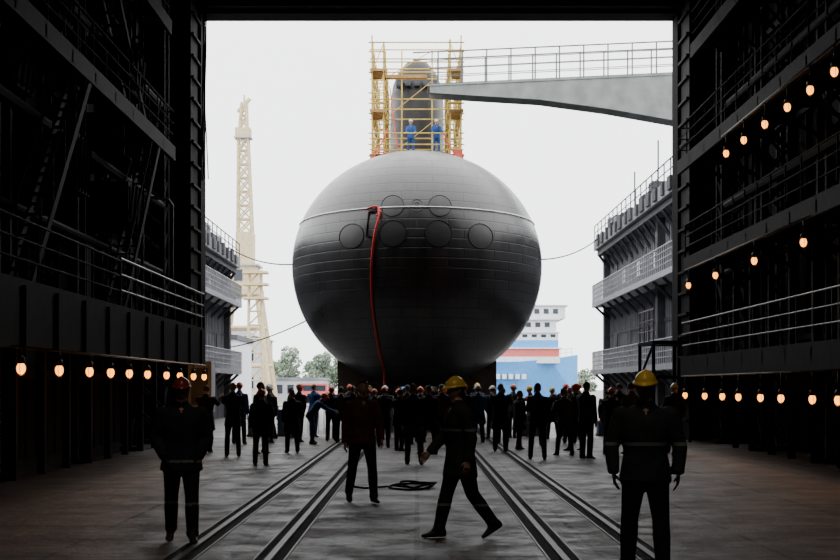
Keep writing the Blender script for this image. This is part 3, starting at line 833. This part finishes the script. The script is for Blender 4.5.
    for p in me.polygons:
        c=p.center; _,i,_=kd.find(c); l=labels[i]; m_=idx[l]
        if l==0:
            t=(c-P0).dot(u)
            for s0,s1 in stripes:
                if s0<=t<=s1: m_=idx[4]
        if l==1:
            for s0,s1 in legstripes:
                if s0<=c.z<=s1: m_=idx[4]
        out.f.append(tuple(p.vertices)); out.m.append(m_)
    ev.to_mesh_clear(); tme=tmp.data; bpy.data.objects.remove(tmp); bpy.data.meshes.remove(tme)
    hc=P0+u*0.60+V((0,-0.02-0.02*math.sin(ln),0.11)) if lean<30 else P0+u*0.72+V((0,-0.03,0.0))
    mtx=Matrix.Translation(hc)@Matrix.Rotation(math.radians(turn),4,'Z')@Matrix.Rotation(math.radians(nod+lean*0.5),4,'X')
    head_mesh(out,mtx,helmet,HAIR[hair],vox<0.02)
    for wr,fd,side in hands: hand(out,wr,fd,side,curl,glove)
    zm=min(v[2] for v in out.v)
    out.v=[(x*scale,y*scale,(z-zm)*scale) for x,y,z in out.v]
    o=out.obj(name,True); o.location=(loc[0],loc[1],base); o.rotation_euler=(0,0,math.radians(heading))
    return o

DK=(0.018,0.018,0.021); NV=(0.022,0.028,0.05); BR=(0.13,0.045,0.028); GY=(0.09,0.09,0.095); BL=(0.03,0.10,0.32); GN=(0.05,0.055,0.04)
GLV=cloth((0.03,0.028,0.025))
# foreground
person('walking_worker',(-2.64,15.7),8,legs=((12,6,3),(-12,12,3)),arms=((-8,16,30,26),(-6,16,34,26)),jacket=(0.022,0.025,0.036),pants=DK,hem=0.16,helmet=MRN,stripes=((-0.07,-0.04),),legstripes=((0.42,0.45),),vox=0.015,nod=2,bulk=1.16,scale=1.03,glove=GLV)
person('walking_man',(-0.82,21.1),14,legs=((14,5,4),(-15,12,5)),arms=((10,12,20,8),(-6,12,12,6)),jacket=(0.15,0.05,0.03),pants=DK,hem=0.08,hair=0,vox=0.015,scale=1.05,bulk=1.06)
person('walking_worker',(0.50,16.2),-72,legs=((-15,22,1),(17,4,1)),arms=((-14,8,24,4),(18,8,26,6)),jacket=(0.03,0.033,0.033),pants=DK,hem=0.24,helmet=YEL,stripes=((0.26,0.29),),legstripes=((0.38,0.41),),vox=0.015,nod=4,turn=8,scale=1.05,bulk=1.16,lean=3)
person('standing_worker',(2.12,13.0),-6,legs=((3,3,6),(-4,3,6)),arms=((4,18,14,14),(4,18,18,14)),jacket=(0.026,0.028,0.032),pants=DK,hem=0.12,helmet=YEL,stripes=((0.20,0.225),),vox=0.015,scale=1.06,bulk=1.18,nod=6,turn=-8,glove=GLV)
# workers on the scaffold
person('shipyard_worker',(-0.3,68.45),0,jacket=BL,pants=BL,helmet=WHT,base=13.03,arms=((30,8,40,8),(30,8,40,8)),vox=0.03)
person('shipyard_worker',(0.95,68.45),12,jacket=BL,pants=BL,helmet=WHT,base=13.03,arms=((35,8,50,0),(25,10,40,8)),vox=0.03)
crowd=[
 (-5.6,37.1,170,DK,DK,None,0),(-4.6,35.0,190,DK,DK,None,0),(-4.1,36.6,60,NV,DK,None,0),(-3.45,31.0,175,DK,DK,ORG,0),(-3.3,37.1,200,DK,DK,None,0),
 (-3.75,44.5,150,NV,DK,ORG,0),(-3.25,42.6,110,BL,BL,ORG,38),(-2.75,45.0,180,DK,DK,ORG,0),(-2.35,43.3,160,GY,DK,None,0),(-1.55,44,200,DK,DK,ORG,0),
 (-0.95,40.2,175,DK,DK,ORG,0),(-0.48,38.0,140,DK,NV,None,0),(-0.08,31.4,182,DK,GY,None,0),(0.30,36.2,200,NV,DK,None,0),(0.72,40.2,185,BR,DK,None,0),
 (1.35,41,150,DK,DK,ORG,0),(1.9,43.5,200,BL,DK,WHT,0),(2.25,37.7,170,DK,DK,None,0),(2.65,43.2,190,GY,DK,None,0),(2.85,39.0,120,DK,DK,None,0),
 (2.90,33.6,178,DK,DK,None,0),(3.75,35.6,200,GN,DK,None,0),(4.35,38.3,240,DK,DK,ORG,0),(4.1,33.9,130,DK,DK,None,0),(5.0,36.0,180,DK,DK,ORG,0),
 (5.45,40.0,150,DK,NV,None,0),(5.6,36.5,210,GY,DK,None,0),(6.2,38.3,190,DK,DK,None,0),(6.8,37.0,160,DK,DK,WHT,0),(3.5,41.0,170,NV,DK,None,0),
 (-5.4,42.5,175,BL,DK,ORG,0),(-4.6,43.5,160,GY,DK,WHT,0),(-1.9,41.5,185,DK,DK,None,0),(0.1,43.8,170,DK,DK,ORG,0),(1.2,45.6,190,NV,DK,ORG,0),(4.7,43.0,180,DK,DK,ORG,0),(6.3,43.6,200,DK,DK,None,0),
 (-1.3,42.8,180,DK,DK,ORG,0),(-0.3,42.0,165,GY,DK,None,0),(0.75,43.0,190,DK,DK,ORG,0),
]
for i in range(18):
    crowd.append((-4.8+i*0.62+random.uniform(-.15,.15),46.6+1.0*(i%3)+random.uniform(-0.1,.1),random.choice((150,170,185,200,90,-80)),random.choice((DK,DK,NV,GY,BL,BR)),random.choice((DK,NV)),random.choice((None,ORG,ORG,ORG,WHT,YEL)),0))
for i,(x,y,hd,j,p,hm,le) in enumerate(crowd):
    r=random.Random(i*13+5)
    st=r.uniform(2,14)
    armsL=r.choice([((5,9,12,6),(0,9,10,6)),((10,14,70,40),(8,14,75,42)),((-15,16,30,26),(-12,16,30,26)),((30,10,95,20),(0,9,12,6)),((0,12,10,8),(8,12,45,22)),((70,6,50,0),(66,6,60,2))])
    person('spectator' if hm is None else 'shipyard_worker',(x,y),hd,legs=((st,4,r.uniform(3,8)),(-st*0.7,5,r.uniform(3,8))) if le==0 else ((25,35,6),(10,20,6)),
      arms=armsL if le==0 else ((60,8,10,4),(55,8,15,4)),lean=le if le else r.uniform(-1,4),turn=r.uniform(-35,35),nod=r.uniform(-6,14),jacket=j,pants=p,hem=r.choice((0.06,0.12,0.2,0.34)),helmet=hm,hair=r.randrange(4),
      scale=r.uniform(0.93,1.06),bulk=r.uniform(0.98,1.2),vox=0.028)

# ------------------------------------------------------------ world & camera
w=bpy.data.worlds.new('overcast_sky'); scene.world=w; w.use_nodes=True
nt=w.node_tree; bg=nt.nodes['Background']
tc=nt.nodes.new('ShaderNodeTexCoord'); sep=nt.nodes.new('ShaderNodeSeparateXYZ'); rp=nt.nodes.new('ShaderNodeValToRGB')
nt.links.new(tc.outputs['Generated'],sep.inputs[0]); nt.links.new(sep.outputs[2],rp.inputs[0]); nt.links.new(rp.outputs[0],bg.inputs[0])
rp.color_ramp.elements[0].position=0.0; rp.color_ramp.elements[0].color=(0.88,0.90,0.93,1)
rp.color_ramp.elements[1].position=0.6; rp.color_ramp.elements[1].color=(1,1,1,1)
bg.inputs[1].default_value=4.2

cam=bpy.data.cameras.new('camera'); co=bpy.data.objects.new('camera',cam); scene.collection.objects.link(co)
co.location=(0,0,1.75); co.rotation_euler=(math.radians(90),0,0)
cam.lens=60; cam.sensor_width=36; cam.shift_x=0.0036; cam.shift_y=0.127; cam.clip_end=2000
scene.camera=co
print('verts',sum(len(o.data.vertices) for o in scene.objects if o.type=='MESH'))
